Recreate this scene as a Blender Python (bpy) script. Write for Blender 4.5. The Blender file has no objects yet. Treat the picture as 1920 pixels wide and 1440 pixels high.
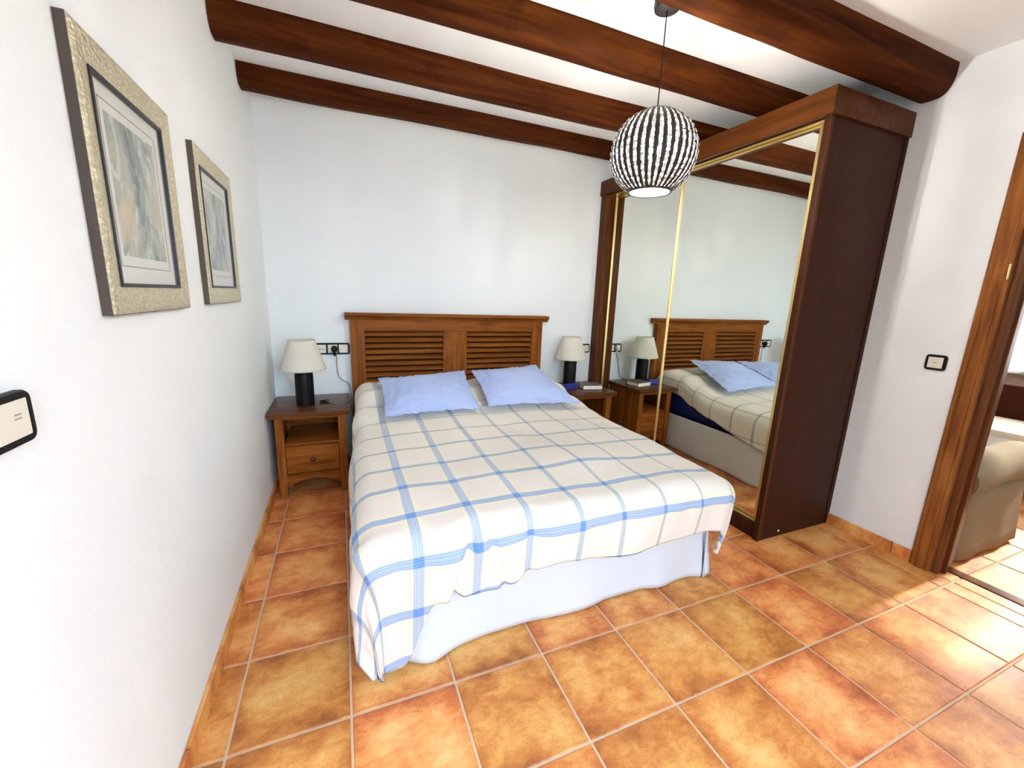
import bpy, bmesh, math, random
from mathutils import Vector, Matrix, noise

# ---------------------------------------------------------------- scene, camera, light
scene = bpy.context.scene
COL = scene.collection
random.seed(7)
PI = math.pi

cam_d = bpy.data.cameras.new('camera')
cam_d.sensor_width = 36.0
cam_d.lens = 768.78 / 1920 * 36.0
cam_d.clip_start = 0.02
cam = bpy.data.objects.new('camera', cam_d)
CR = Vector((0.92453913, -0.37939408, 0.03588216))
CU = Vector((0.04594325, 0.20443635, 0.9778011))
CF = Vector((0.37830756, 0.90236684, -0.20644))
CP = Vector((0.4448, -3.1856, 1.2898))
cam.matrix_world = Matrix(((CR.x, CU.x, -CF.x, CP.x), (CR.y, CU.y, -CF.y, CP.y), (CR.z, CU.z, -CF.z, CP.z), (0, 0, 0, 1)))
COL.objects.link(cam)
scene.camera = cam

vs = scene.view_settings
vs.view_transform = 'Standard'
vs.look = 'None'
vs.gamma = 1.0
vs.use_curve_mapping = False
vs.exposure = 1.0

world = bpy.data.worlds.new('sky')
scene.world = world
world.use_nodes = True
wn = world.node_tree.nodes
wn['Background'].inputs[0].default_value = (0.62, 0.80, 1.0, 1)
wn['Background'].inputs[1].default_value = 1.5

BULB_STRENGTH = 2000.0
DAY_REAR = 17.5
DAY_LIVING = 80.0
SUN = 3.4
scene.cycles.max_bounces = 8
scene.cycles.diffuse_bounces = 5
scene.cycles.glossy_bounces = 4
scene.cycles.transparent_max_bounces = 10


def area_light(name, loc, target, sx, sy, power, color):
    d = bpy.data.lights.new(name, 'AREA')
    d.shape = 'RECTANGLE'
    d.size, d.size_y, d.energy, d.color = sx, sy, power, color
    o = bpy.data.objects.new(name, d)
    o.location = loc
    o.rotation_euler = (Vector(target) - Vector(loc)).to_track_quat('-Z', 'Y').to_euler()
    COL.objects.link(o)
    return o


# daylight entering by the balcony doorway behind the photographer
area_light('balcony_daylight', (1.05, -4.50, 1.62), (0.80, -2.6, 0.0), 1.30, 1.0, DAY_REAR, (0.56, 0.77, 1.0)).data.spread = math.radians(105)
# daylight entering by the living room window
area_light('living_daylight', (6.5, -2.1, 1.5), (0, -2.1, 1.2), 2.6, 1.4, DAY_LIVING, (0.95, 0.97, 1.0))
sd = bpy.data.lights.new('sun', 'SUN')
sd.energy = SUN
sd.angle = math.radians(2.5)
sd.color = (1.0, 0.90, 0.72)
so = bpy.data.objects.new('sun', sd)
so.rotation_euler = Vector((-1, -0.012, -math.tan(math.radians(29)))).to_track_quat('-Z', 'Y').to_euler()
so.location = (9, -2.6, 4)
COL.objects.link(so)

# ---------------------------------------------------------------- measured layout (metres)
XR = 3.163            # right wall
XM = 2.5416           # front of the wardrobe frame
YE = -1.81            # near end of the wardrobe
ZCEIL = 2.435
YREAR = -4.30
TX0, TY0, TP = 0.0886, -2.058, 0.33   # floor grid
WALL_T = 0.12

# ---------------------------------------------------------------- materials
MATS = {}


class NT:
    """short helper for building node materials"""
    def __init__(self, name):
        self.m = bpy.data.materials.new(name)
        self.m.use_nodes = True
        self.t = self.m.node_tree
        self.b = self.t.nodes['Principled BSDF']
        self.out = self.t.nodes['Material Output']

    def n(self, typ, **kw):
        o = self.t.nodes.new(typ)
        for k, v in kw.items():
            setattr(o, k, v)
        return o

    def link(self, a, b):
        self.t.links.new(a, b)

    def math(self, op, a, b=None, clamp=False):
        o = self.n('ShaderNodeMath', operation=op, use_clamp=clamp)
        for i, v in enumerate((a, b)):
            if v is None:
                continue
            if isinstance(v, (int, float)):
                o.inputs[i].default_value = v
            else:
                self.link(v, o.inputs[i])
        return o.outputs[0]

    def mix(self, fac, a, b, blend='MIX'):
        o = self.n('ShaderNodeMix', data_type='RGBA', blend_type=blend)
        for s, v in ((o.inputs[0], fac), (o.inputs[6], a), (o.inputs[7], b)):
            if isinstance(v, (int, float)):
                s.default_value = v
            elif isinstance(v, tuple):
                s.default_value = (*v, 1)
            else:
                self.link(v, s)
        return o.outputs[2]

    def coords(self, scale=(1, 1, 1), rand=0.0, src='Object'):
        tc = self.n('ShaderNodeTexCoord')
        v = tc.outputs[src]
        if rand:
            oi = self.n('ShaderNodeObjectInfo')
            vm = self.n('ShaderNodeVectorMath', operation='ADD')
            cb = self.n('ShaderNodeCombineXYZ')
            r = self.math('MULTIPLY', oi.outputs['Random'], rand)
            r2 = self.math('MULTIPLY', oi.outputs['Random'], rand * 2.7)
            self.link(r, cb.inputs[0])
            self.link(r2, cb.inputs[1])
            self.link(r, cb.inputs[2])
            self.link(v, vm.inputs[0])
            self.link(cb.outputs[0], vm.inputs[1])
            v = vm.outputs[0]
        mp = self.n('ShaderNodeMapping')
        mp.inputs['Scale'].default_value = scale
        self.link(v, mp.inputs[0])
        return mp.outputs[0]

    def noise(self, vec, scale, detail=4, rough=0.5, dist=0.0):
        o = self.n('ShaderNodeTexNoise')
        o.inputs['Scale'].default_value = scale
        o.inputs['Detail'].default_value = detail
        o.inputs['Roughness'].default_value = rough
        o.inputs['Distortion'].default_value = dist
        self.link(vec, o.inputs['Vector'])
        return o.outputs['Fac']

    def ramp(self, fac, stops):
        o = self.n('ShaderNodeValToRGB')
        e = o.color_ramp.elements
        while len(e) < len(stops):
            e.new(0.5)
        for el, (p, c) in zip(e, stops):
            el.position = p
            el.color = (*c, 1)
        self.link(fac, o.inputs[0])
        return o.outputs[0]

    def bump(self, h, strength=0.2, dist=0.01):
        o = self.n('ShaderNodeBump')
        o.inputs['Strength'].default_value = strength
        o.inputs['Distance'].default_value = dist
        self.link(h, o.inputs['Height'])
        self.link(o.outputs[0], self.b.inputs['Normal'])

    def set(self, color=None, rough=0.5, metal=0.0, spec=None):
        if color is not None:
            if isinstance(color, tuple):
                self.b.inputs['Base Color'].default_value = (*color, 1)
            else:
                self.link(color, self.b.inputs['Base Color'])
        if isinstance(rough, (int, float)):
            self.b.inputs['Roughness'].default_value = rough
        else:
            self.link(rough, self.b.inputs['Roughness'])
        self.b.inputs['Metallic'].default_value = metal
        if spec is not None:
            self.b.inputs['Specular IOR Level'].default_value = spec
        return self


def plain(name, color, rough=0.5, metal=0.0, spec=None, bump=None):
    t = NT(name)
    v = t.coords()
    f = t.noise(v, 30, 3)
    c = t.mix(t.math('MULTIPLY', f, 0.25), color, tuple(x * 0.82 for x in color))
    t.set(c, rough, metal, spec)
    if bump:
        t.bump(t.noise(v, bump[0], 4), bump[1], 0.004)
    return t.m


def wood(name, dark, mid, light, axis=0, freq=1.0, rough=0.48, knots=0.5, rand=6.0, spec=0.09):
    t = NT(name)
    sc = [14 * freq] * 3
    sc[axis] = 1.1 * freq
    v = t.coords(tuple(sc), rand)
    f = t.noise(v, 1.6, 6, 0.6, 0.8)
    sc2 = [60 * freq] * 3
    sc2[axis] = 2.0 * freq
    v2 = t.coords(tuple(sc2), rand)
    f2 = t.noise(v2, 1.5, 4, 0.6, 0.2)
    c = t.ramp(f, [(0.30, dark), (0.50, mid), (0.72, light)])
    c = t.mix(t.math('MULTIPLY', f2, 0.55), c, dark, 'MIX')
    v3 = t.coords((1, 1, 1), rand)
    k = t.noise(v3, 5.0, 3, 0.5)
    kk = t.ramp(k, [(0.62, (0, 0, 0)), (0.75, (1, 1, 1))])
    c = t.mix(t.math('MULTIPLY', kk, knots), c, dark)
    t.set(c, rough, spec=spec)
    t.bump(f2, 0.12, 0.002)
    return t.m


def wall_paint(name, color, bump=0.36):
    t = NT(name)
    v = t.coords()
    f = t.noise(v, 2.2, 4, 0.55)
    c = t.mix(t.math('MULTIPLY', f, 0.10), color, tuple(x * 0.9 for x in color))
    t.set(c, 0.75, spec=0.25)
    h = t.math('ADD', t.noise(v, 26, 5, 0.6), t.math('MULTIPLY', t.noise(v, 7, 3), 1.6))
    t.bump(h, bump, 0.006)
    return t.m


M_WALL = wall_paint('wall_plaster', (0.86, 0.88, 0.87))
M_CEIL = wall_paint('ceiling_plaster', (0.92, 0.92, 0.91), 0.15)
M_WALL2 = wall_paint('living_plaster', (0.74, 0.56, 0.36), 0.15)


def terracotta(name):
    t = NT(name)
    v = t.coords((1, 1, 1), 9.0)
    big = t.noise(v, 5.5, 5, 0.55, 0.3)
    v2 = t.coords((1.0, 1.7, 1), 13.0)
    mid = t.noise(v2, 20.0, 8, 0.72, 0.5)
    fine = t.noise(v2, 150.0, 5, 0.65)
    # the glaze runs darker and redder towards the rim of each tile
    tc = t.n('ShaderNodeTexCoord')
    sp = t.n('ShaderNodeSeparateXYZ')
    t.link(tc.outputs['Object'], sp.inputs[0])
    rim = t.math('MAXIMUM', t.math('ABSOLUTE', sp.outputs[0]), t.math('ABSOLUTE', sp.outputs[1]))
    rim = t.math('MULTIPLY', t.math('SUBTRACT', rim, 0.085), 1.5, True)
    f = t.math('ADD', t.math('MULTIPLY', big, 0.62), t.math('MULTIPLY', mid, 0.38))
    f = t.math('SUBTRACT', f, rim)
    c = t.ramp(f, [(0.30, (0.36, 0.095, 0.020)), (0.41, (0.62, 0.205, 0.048)), (0.50, (0.79, 0.34, 0.090)), (0.62, (0.90, 0.51, 0.18))])
    oi = t.n('ShaderNodeObjectInfo')
    hs = t.n('ShaderNodeHueSaturation')
    t.link(c, hs.inputs['Color'])
    t.link(t.math('ADD', t.math('MULTIPLY', oi.outputs['Random'], 0.22), 0.90), hs.inputs['Value'])
    t.link(t.math('ADD', t.math('MULTIPLY', oi.outputs['Random'], -0.018), 0.508), hs.inputs['Hue'])
    spk = t.ramp(fine, [(0.50, (0, 0, 0)), (0.68, (1, 1, 1))])
    c = t.mix(t.math('MULTIPLY', spk, 0.40), hs.outputs[0], (0.36, 0.115, 0.036))
    t.set(c, t.math('ADD', t.math('MULTIPLY', mid, 0.25), 0.30), spec=0.4)
    t.bump(t.math('ADD', mid, t.math('MULTIPLY', fine, 0.4)), 0.2, 0.004)
    return t.m


M_TILE = terracotta('terracotta_tile')
M_GROUT = plain('tile_grout', (0.68, 0.47, 0.31), 0.85)
M_BEAM = wood('beam_wood', (0.022, 0.0050, 0.0012), (0.078, 0.0180, 0.0030), (0.155, 0.042, 0.007), 0, 0.75, 0.65, 0.8, spec=0.05)
M_PINE_X = wood('stained_pine_x', (0.11, 0.029, 0.004), (0.28, 0.085, 0.013), (0.40, 0.135, 0.022), 0, 1.0, 0.46, 0.5)
M_PINE_Z = wood('stained_pine_z', (0.11, 0.029, 0.004), (0.28, 0.085, 0.013), (0.40, 0.135, 0.022), 2, 1.0, 0.46, 0.5)
M_NS_X = wood('nightstand_wood_x', (0.14, 0.034, 0.005), (0.34, 0.100, 0.015), (0.46, 0.165, 0.030), 0, 1.2, 0.30, 0.4)
M_NS_Z = wood('nightstand_wood_z', (0.14, 0.034, 0.005), (0.34, 0.100, 0.015), (0.46, 0.165, 0.030), 2, 1.2, 0.30, 0.4)
M_NS_TOP = wood('nightstand_top_wood', (0.06, 0.022, 0.009), (0.14, 0.050, 0.018), (0.20, 0.08, 0.03), 0, 1.0, 0.22, 0.4)
M_WARD = wood('wardrobe_laminate', (0.034, 0.0105, 0.0050), (0.048, 0.0150, 0.0072), (0.062, 0.020, 0.0095), 2, 1.0, 0.45, 0.2, spec=0.08)
M_WARD_F = wood('wardrobe_front_wood', (0.050, 0.013, 0.003), (0.105, 0.030, 0.006), (0.15, 0.046, 0.010), 1, 1.0, 0.35, 0.2)
M_WARD_FZ = wood('wardrobe_stile_wood', (0.050, 0.013, 0.003), (0.105, 0.030, 0.006), (0.15, 0.046, 0.010), 2, 1.0, 0.35, 0.2)
M_DOOR = wood('door_casing_wood', (0.13, 0.040, 0.009), (0.36, 0.125, 0.028), (0.52, 0.22, 0.060), 2, 1.0, 0.34, 0.3)
M_JAMB = wood('door_jamb_wood', (0.07, 0.022, 0.007), (0.16, 0.055, 0.016), (0.24, 0.09, 0.028), 2, 1.0, 0.4, 0.3)
M_BLACK = plain('black_plastic', (0.006, 0.005, 0.004), 0.45, spec=0.2)
M_CREAM = plain('cream_plastic', (0.80, 0.74, 0.60), 0.35)
M_GREYCORD = plain('grey_cable', (0.20, 0.19, 0.17), 0.5)
M_WHITEPL = plain('white_plastic', (0.80, 0.80, 0.77), 0.4)
M_LAMPBASE = plain('black_glazed_ceramic', (0.006, 0.004, 0.004), 0.45, spec=0.2)
M_NAVY = plain('navy_satin_cloth', (0.014, 0.024, 0.16), 0.32)
M_BOOKC = plain('dark_book_cover', (0.14, 0.11, 0.10), 0.45)
M_PAGES = plain('cream_book_pages', (0.95, 0.88, 0.72), 0.8)
M_BLUEBOX = plain('blue_card_box', (0.03, 0.04, 0.30), 0.45)
M_MAT = plain('ivory_mat_board', (0.76, 0.74, 0.66), 0.8)
M_LIP = plain('black_frame_lip', (0.012, 0.012, 0.014), 0.4)
M_EDGE = plain('shaded_frame_edge', (0.075, 0.050, 0.034), 0.6)  # dark brown frame sides, with the shadow band beside the frame painted in
M_BRONZE = plain('dark_knob_metal', (0.10, 0.04, 0.02), 0.2, 0.6)
M_SLIP = plain('beige_slipcover_cloth', (0.25, 0.19, 0.105), 0.9, bump=(180, 0.3))
M_DARKSOFA = plain('dark_brown_leather', (0.050, 0.012, 0.006), 0.6, spec=0.05)
M_PALECUSH = plain('pale_cushion_cloth', (0.78, 0.68, 0.50), 0.9)
M_DARKWOOD = plain('dark_wood_and_slat_shade', (0.035, 0.012, 0.005), 0.5, spec=0.06)
M_WINFRAME = plain('white_window_paint', (0.80, 0.80, 0.78), 0.5)


def brass():
    t = NT('brushed_brass')
    v = t.coords((60, 60, 1))
    t.set((0.80, 0.60, 0.24), t.math('ADD', t.math('MULTIPLY', t.noise(v, 4, 2), 0.2), 0.22), 1.0)
    return t.m


def mirror():
    t = NT('mirror_glass')
    v = t.coords()
    c = t.mix(t.math('MULTIPLY', t.noise(v, 0.6, 1), 0.1), (0.91, 0.94, 0.87), (0.88, 0.91, 0.84))
    t.set(c, 0.008, 1.0)
    return t.m


def cloth(name, color, rough=0.9, scale=500, sheen=0.15):
    t = NT(name)
    v = t.coords()
    f = t.noise(v, 9, 4)
    c = t.mix(t.math('MULTIPLY', f, 0.3), color, tuple(x * 0.86 for x in color))
    t.set(c, rough, spec=0.15)
    t.b.inputs['Sheen Weight'].default_value = sheen
    t.bump(t.math('ADD', t.noise(v, scale, 2), t.math('MULTIPLY', t.noise(v, 25, 4), 3.0)), 0.12, 0.004)
    return t.m


M_BRASS = brass()
M_MIRROR = mirror()
M_BLUE = cloth('blue_cotton', (0.43, 0.52, 0.80))
M_SKIRT = cloth('white_cotton', (0.72, 0.72, 0.74))


def shade_mat():
    t = NT('cream_lampshade_cloth')
    v = t.coords((1, 1, 1))
    f = t.noise(v, 300, 2)
    c = t.mix(t.math('MULTIPLY', f, 0.2), (0.94, 0.90, 0.79), (0.88, 0.84, 0.72))
    t.set(c, 0.85, spec=0.1)
    tr = t.n('ShaderNodeBsdfTranslucent')
    tr.inputs[0].default_value = (0.85, 0.78, 0.62, 1)
    mx = t.n('ShaderNodeMixShader')
    mx.inputs[0].default_value = 0.35
    t.link(t.b.outputs[0], mx.inputs[1])
    t.link(tr.outputs[0], mx.inputs[2])
    t.link(mx.outputs[0], t.out.inputs[0])
    return t.m


M_SHADE = shade_mat()


def bead_mat():
    t = NT('frosted_bead_glass')
    v = t.coords()
    c = t.mix(t.math('MULTIPLY', t.noise(v, 120, 2), 0.3), (0.80, 0.80, 0.78), (0.60, 0.60, 0.58))
    t.set(c, 0.25, spec=0.5)
    tr = t.n('ShaderNodeBsdfTranslucent')
    tr.inputs[0].default_value = (0.80, 0.80, 0.78, 1)
    mx = t.n('ShaderNodeMixShader')
    mx.inputs[0].default_value = 0.10
    t.link(t.b.outputs[0], mx.inputs[1])
    t.link(tr.outputs[0], mx.inputs[2])
    t.link(mx.outputs[0], t.out.inputs[0])
    return t.m


M_BEAD = bead_mat()


def sheer_mat():
    t = NT('sheer_white_curtain')
    v = t.coords((40, 40, 2))
    c = t.mix(t.math('MULTIPLY', t.noise(v, 3, 2), 0.2), (0.88, 0.88, 0.86), (0.80, 0.80, 0.78))
    t.set(c, 0.9, spec=0.1)
    tr = t.n('ShaderNodeBsdfTranslucent')
    tr.inputs[0].default_value = (0.92, 0.92, 0.90, 1)
    mx = t.n('ShaderNodeMixShader')
    mx.inputs[0].default_value = 0.6
    t.link(t.b.outputs[0], mx.inputs[1])
    t.link(tr.outputs[0], mx.inputs[2])
    t.link(mx.outputs[0], t.out.inputs[0])
    return t.m


M_CURTAIN = sheer_mat()
M_RIB = plain('dark_bronze_wire', (0.028, 0.018, 0.013), 0.45, 0.2)


def opal_mat():
    t = NT('opal_diffuser')
    v = t.coords()
    c = t.mix(t.math('MULTIPLY', t.noise(v, 40, 2), 0.1), (0.80, 0.80, 0.79), (0.75, 0.75, 0.74))
    t.set(c, 0.5, spec=0.3)
    tr = t.n('ShaderNodeBsdfTranslucent')
    tr.inputs[0].default_value = (0.88, 0.88, 0.86, 1)
    mx = t.n('ShaderNodeMixShader')
    mx.inputs[0].default_value = 0.8
    t.link(t.b.outputs[0], mx.inputs[1])
    t.link(tr.outputs[0], mx.inputs[2])
    tp = t.n('ShaderNodeBsdfTransparent')
    m2 = t.n('ShaderNodeMixShader')
    m2.inputs[0].default_value = 0.14
    t.link(mx.outputs[0], m2.inputs[1])
    t.link(tp.outputs[0], m2.inputs[2])
    t.link(m2.outputs[0], t.out.inputs[0])
    return t.m


M_OPAL = opal_mat()


def bulb_mat():
    t = NT('lit_bulb_glass')
    em = t.n('ShaderNodeEmission')
    em.inputs[0].default_value = (1.0, 0.97, 0.89, 1)
    em.inputs[1].default_value = BULB_STRENGTH
    t.link(em.outputs[0], t.out.inputs[0])
    return t.m


M_BULB = bulb_mat()


def glass_mat():
    t = NT('picture_glass')
    tp = t.n('ShaderNodeBsdfTransparent')
    gl = t.n('ShaderNodeBsdfGlossy')
    gl.inputs['Roughness'].default_value = 0.02
    fr = t.n('ShaderNodeLayerWeight')
    fr.inputs[0].default_value = 0.5
    mx = t.n('ShaderNodeMixShader')
    t.link(t.math('ADD', t.math('MULTIPLY', t.math('POWER', fr.outputs['Facing'], 4.0), 0.6), 0.03), mx.inputs[0])
    t.link(tp.outputs[0], mx.inputs[1])
    t.link(gl.outputs[0], mx.inputs[2])
    t.link(mx.outputs[0], t.out.inputs[0])
    return t.m


M_GLASS = glass_mat()


def hammered():
    t = NT('hammered_silver_gilt')
    v = t.coords((1, 1, 1))
    vo = t.n('ShaderNodeTexVoronoi')
    vo.inputs['Scale'].default_value = 120
    t.link(v, vo.inputs['Vector'])
    f = t.noise(v, 60, 3)
    sp_ = t.ramp(vo.outputs['Distance'], [(0.15, (0, 0, 0)), (0.55, (1, 1, 1))])
    c = t.mix(f, (0.88, 0.79, 0.50), (0.56, 0.50, 0.37))
    c = t.mix(t.math('MULTIPLY', sp_, 0.5), c, (0.34, 0.29, 0.19))
    t.set(c, 0.36, 0.35)
    t.bump(t.math('ADD', vo.outputs['Distance'], f), 0.7, 0.004)
    return t.m


M_FRAME = hammered()


def art(name, seed, warm):
    t = NT(name)
    v = t.coords((1, 1, 0.55))
    mp = t.n('ShaderNodeMapping')
    mp.inputs['Location'].default_value = (seed, seed * 2, seed * 3)
    t.link(v, mp.inputs[0])
    a = t.noise(mp.outputs[0], 9, 5, 0.55, 0.8)
    b = t.noise(mp.outputs[0], 16, 5, 0.6, 1.8)
    c = t.ramp(a, [(0.36, (0.05, 0.06, 0.05)), (0.45, (0.18, 0.22, 0.20)), (0.54, (0.38, 0.40, 0.31)), (0.66, warm)])
    c = t.mix(t.ramp(b, [(0.5, (0, 0, 0)), (0.64, (1, 1, 1))]), c, (0.66, 0.68, 0.60))
    t.set(c, 0.7)
    return t.m


def plaid():
    """graded check of the bedspread, drawn in cloth metres (UV map)"""
    t = NT('plaid_cotton')
    uv = t.n('ShaderNodeUVMap')
    uv.uv_map = 'cloth'
    sp = t.n('ShaderNodeSeparateXYZ')
    t.link(uv.outputs[0], sp.inputs[0])
    u, v = sp.outputs[0], sp.outputs[1]

    def stripes(c, c0, pts):
        k = t.math('DIVIDE', t.math('SUBTRACT', c, c0), 0.2)
        rr = t.math('ROUND', k)
        d = t.math('MULTIPLY', t.math('ABSOLUTE', t.math('SUBTRACT', k, rr)), 0.2)
        mr = t.n('ShaderNodeMapRange')
        t.link(rr, mr.inputs[0])
        for i, val in enumerate(pts):
            mr.inputs[1 + i].default_value = val
        w = mr.outputs[0]
        line = t.math('SUBTRACT', 1.0, t.math('MULTIPLY', t.math('SUBTRACT', d, w), 900.0, True), True)
        line = t.math('MULTIPLY', line, 1.0, True)
        w2 = t.math('ADD', t.math('MULTIPLY', w, 2.1), -0.002)
        yel = t.math('SUBTRACT', 1.0, t.math('MULTIPLY', t.math('SUBTRACT', d, w2), 250.0, True), True)
        strength = t.math('MULTIPLY', t.math('SUBTRACT', w, 0.005), 90.0, True)
        # fine pale threads inside a broad stripe
        th = t.math('SINE', t.math('MULTIPLY', d, 2 * PI / 0.0085))
        th = t.math('MULTIPLY', t.math('MULTIPLY', t.math('GREATER_THAN', th, 0.72), strength), 0.55)
        return line, t.math('MULTIPLY', yel, strength), strength, th

    lu, yu, su, tu = stripes(u, 0.638, (0.0, 6.0, 0.0165, 0.0055))
    lv, yv, sv, tv = stripes(v, 1.86, (-5.0, 1.0, 0.0045, 0.0175))
    vv = t.n('ShaderNodeCombineXYZ')
    t.link(u, vv.inputs[0])
    t.link(v, vv.inputs[1])
    blot = t.noise(vv.outputs[0], 3.0, 3)
    base = t.mix(blot, (0.85, 0.775, 0.675), (0.80, 0.73, 0.62))
    # faint rosy check between the stripes near the foot of the cloth
    ck = t.math('MULTIPLY', t.math('MULTIPLY', su, sv), 0.6)
    base = t.mix(ck, base, (0.80, 0.67, 0.62))
    yl = t.math('MULTIPLY', t.math('MAXIMUM', t.math('MULTIPLY', yu, sv), yv), 0.50)
    c = t.mix(yl, base, (0.83, 0.81, 0.50))
    hd = t.n('ShaderNodeMapRange')
    t.link(v, hd.inputs[0])
    for i_, val in enumerate((0.7, 1.7, 0.25, 1.0)):
        hd.inputs[1 + i_].default_value = val
    blue_u = t.mix(t.math('MULTIPLY', su, hd.outputs[0]), (0.38, 0.40, 0.36), (0.20, 0.33, 0.60))
    blue_v = t.mix(sv, (0.36, 0.38, 0.30), (0.17, 0.30, 0.60))
    c = t.mix(t.math('MULTIPLY', lu, 0.64), c, blue_u)
    c = t.mix(t.math('MULTIPLY', t.math('MULTIPLY', lu, tu), 0.8), c, (0.70, 0.76, 0.84))
    c = t.mix(t.math('MULTIPLY', lv, 0.76), c, blue_v)
    c = t.mix(t.math('MULTIPLY', t.math('MULTIPLY', lv, tv), 0.8), c, (0.70, 0.76, 0.84))
    both = t.math('MULTIPLY', lu, lv)
    c = t.mix(t.math('MULTIPLY', both, 0.7), c, (0.10, 0.26, 0.62))
    t.set(c, 0.9, spec=0.12)
    t.b.inputs['Sheen Weight'].default_value = 0.1
    t.bump(t.math('ADD', t.noise(vv.outputs[0], 420, 2), t.math('MULTIPLY', t.noise(vv.outputs[0], 16, 4), 2.5)), 0.14, 0.004)
    return t.m


M_PLAID = plaid()

# ---------------------------------------------------------------- mesh helpers
ORIGIN = {}


def finish(name, bm, m, parent=None, smooth=False, uvs=None):
    """link a bmesh (world coordinates) as one mesh object"""
    me = bpy.data.meshes.new(name)
    base = ORIGIN.get(parent.name, Vector()) if parent else None
    if parent is None:
        xs = [v.co for v in bm.verts]
        base = Vector(((min(c.x for c in xs) + max(c.x for c in xs)) / 2, (min(c.y for c in xs) + max(c.y for c in xs)) / 2, min(c.z for c in xs)))
    for v in bm.verts:
        v.co -= base
    bmesh.ops.recalc_face_normals(bm, faces=bm.faces)
    bm.to_mesh(me)
    bm.free()
    me.materials.append(m)
    if smooth:
        me.polygons.foreach_set('use_smooth', [True] * len(me.polygons))
        if smooth != 'all':
            try:
                me.set_sharp_from_angle(angle=math.radians(40))
            except Exception:
                pass
    o = bpy.data.objects.new(name, me)
    COL.objects.link(o)
    if parent:
        o.parent = parent
        ORIGIN[o.name] = base
    else:
        o.location = base
        ORIGIN[o.name] = base
    return o


def tag(o, label, cat, group=None):
    o['label'] = label
    o['category'] = cat
    if group:
        o['group'] = group
    return o


def thing(name, label, cat, loc, group=None):
    o = bpy.data.objects.new(name, None)
    o.empty_display_size = 0.05
    COL.objects.link(o)
    o.location = loc
    ORIGIN[o.name] = Vector(loc)
    return tag(o, label, cat, group)


def structure(o):
    o['kind'] = 'structure'
    return o


def b_box(bm, x0, x1, y0, y1, z0, z1, bevel=0.0, seg=2):
    r = bmesh.ops.create_cube(bm, size=1.0)
    vs_ = r['verts']
    for v in vs_:
        v.co = Vector((x0 + (v.co.x + .5) * (x1 - x0), y0 + (v.co.y + .5) * (y1 - y0), z0 + (v.co.z + .5) * (z1 - z0)))
    if bevel:
        es = list({e for v in vs_ for e in v.link_edges})
        bmesh.ops.bevel(bm, geom=es, offset=bevel, segments=seg, profile=0.7, affect='EDGES')
    return bm


def box(name, x0, x1, y0, y1, z0, z1, m, parent=None, bevel=0.0, seg=2):
    return finish(name, b_box(bmesh.new(), x0, x1, y0, y1, z0, z1, bevel, seg), m, parent, smooth=bool(bevel))


def b_grid(bm, pts, closed_u=False, closed_v=False):
    """pts[i][j] -> quads"""
    vv = [[bm.verts.new(p) for p in row] for row in pts]
    nu, nv = len(vv), len(vv[0])
    for i in range(nu if closed_u else nu - 1):
        for j in range(nv if closed_v else nv - 1):
            a, b = vv[i][j], vv[(i + 1) % nu][j]
            c, d = vv[(i + 1) % nu][(j + 1) % nv], vv[i][(j + 1) % nv]
            try:
                bm.faces.new((a, b, c, d))
            except ValueError:
                pass
    return vv


def b_lathe(bm, prof, cx, cy, n=32, cap=True):
    rows = [[Vector((cx + r * math.cos(2 * PI * k / n), cy + r * math.sin(2 * PI * k / n), z)) for k in range(n)] for r, z in prof]
    vv = b_grid(bm, rows, closed_v=True)
    if cap:
        for row in (vv[0], vv[-1]):
            try:
                bm.faces.new(row)
            except ValueError:
                pass
    return vv


def b_tube(bm, pts, r, n=8):
    pts = [Vector(p) for p in pts]
    rows = []
    up = Vector((0.13, 0.37, 0.92)).normalized()
    for i, p in enumerate(pts):
        d = (pts[min(i + 1, len(pts) - 1)] - pts[max(i - 1, 0)]).normalized()
        a = d.cross(up)
        if a.length < 1e-3:
            a = d.cross(Vector((1, 0, 0)))
        a.normalize()
        b = d.cross(a)
        rr = r[i] if isinstance(r, (list, tuple)) else r
        rows.append([p + rr * (math.cos(2 * PI * k / n) * a + math.sin(2 * PI * k / n) * b) for k in range(n)])
    vv = b_grid(bm, rows, closed_v=True)
    bm.faces.new(vv[0])
    bm.faces.new(vv[-1])


def spline(pts, k=8):
    """Catmull-Rom through pts"""
    P = [Vector(p) for p in pts]
    P = [P[0] * 2 - P[1]] + P + [P[-1] * 2 - P[-2]]
    out = []
    for i in range(1, len(P) - 2):
        for j in range(k):
            t = j / k
            a, b, c, d = P[i - 1], P[i], P[i + 1], P[i + 2]
            out.append(0.5 * ((2 * b) + (c - a) * t + (2 * a - 5 * b + 4 * c - d) * t * t + (3 * b - a - 3 * c + d) * t ** 3))
    out.append(P[-2])
    return out


def b_prism(bm, outline, axis, a0, a1):
    """extrude a 2D outline along an axis; outline pairs are the two other axes in xyz order"""
    def P(q, a):
        q = list(q)
        q.insert(axis, a)
        return Vector(q)
    v0 = [bm.verts.new(P(q, a0)) for q in outline]
    v1 = [bm.verts.new(P(q, a1)) for q in outline]
    bm.faces.new(v0)
    bm.faces.new(v1)
    n = len(outline)
    for i in range(n):
        bm.faces.new((v0[i], v0[(i + 1) % n], v1[(i + 1) % n], v1[i]))
    return bm


def copy_tree(root, dx=0, dy=0, dz=0, label=None):
    r = root.copy()
    COL.objects.link(r)
    r.location = root.location + Vector((dx, dy, dz))
    if label:
        r['label'] = label
    ORIGIN[r.name] = Vector(r.location)
    for ch in root.children:
        c = ch.copy()
        COL.objects.link(c)
        c.parent = r
        for g in ch.children:
            d = g.copy()
            COL.objects.link(d)
            d.parent = c
    return r


def lerp(a, b, t):
    return a + (b - a) * t


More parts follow.
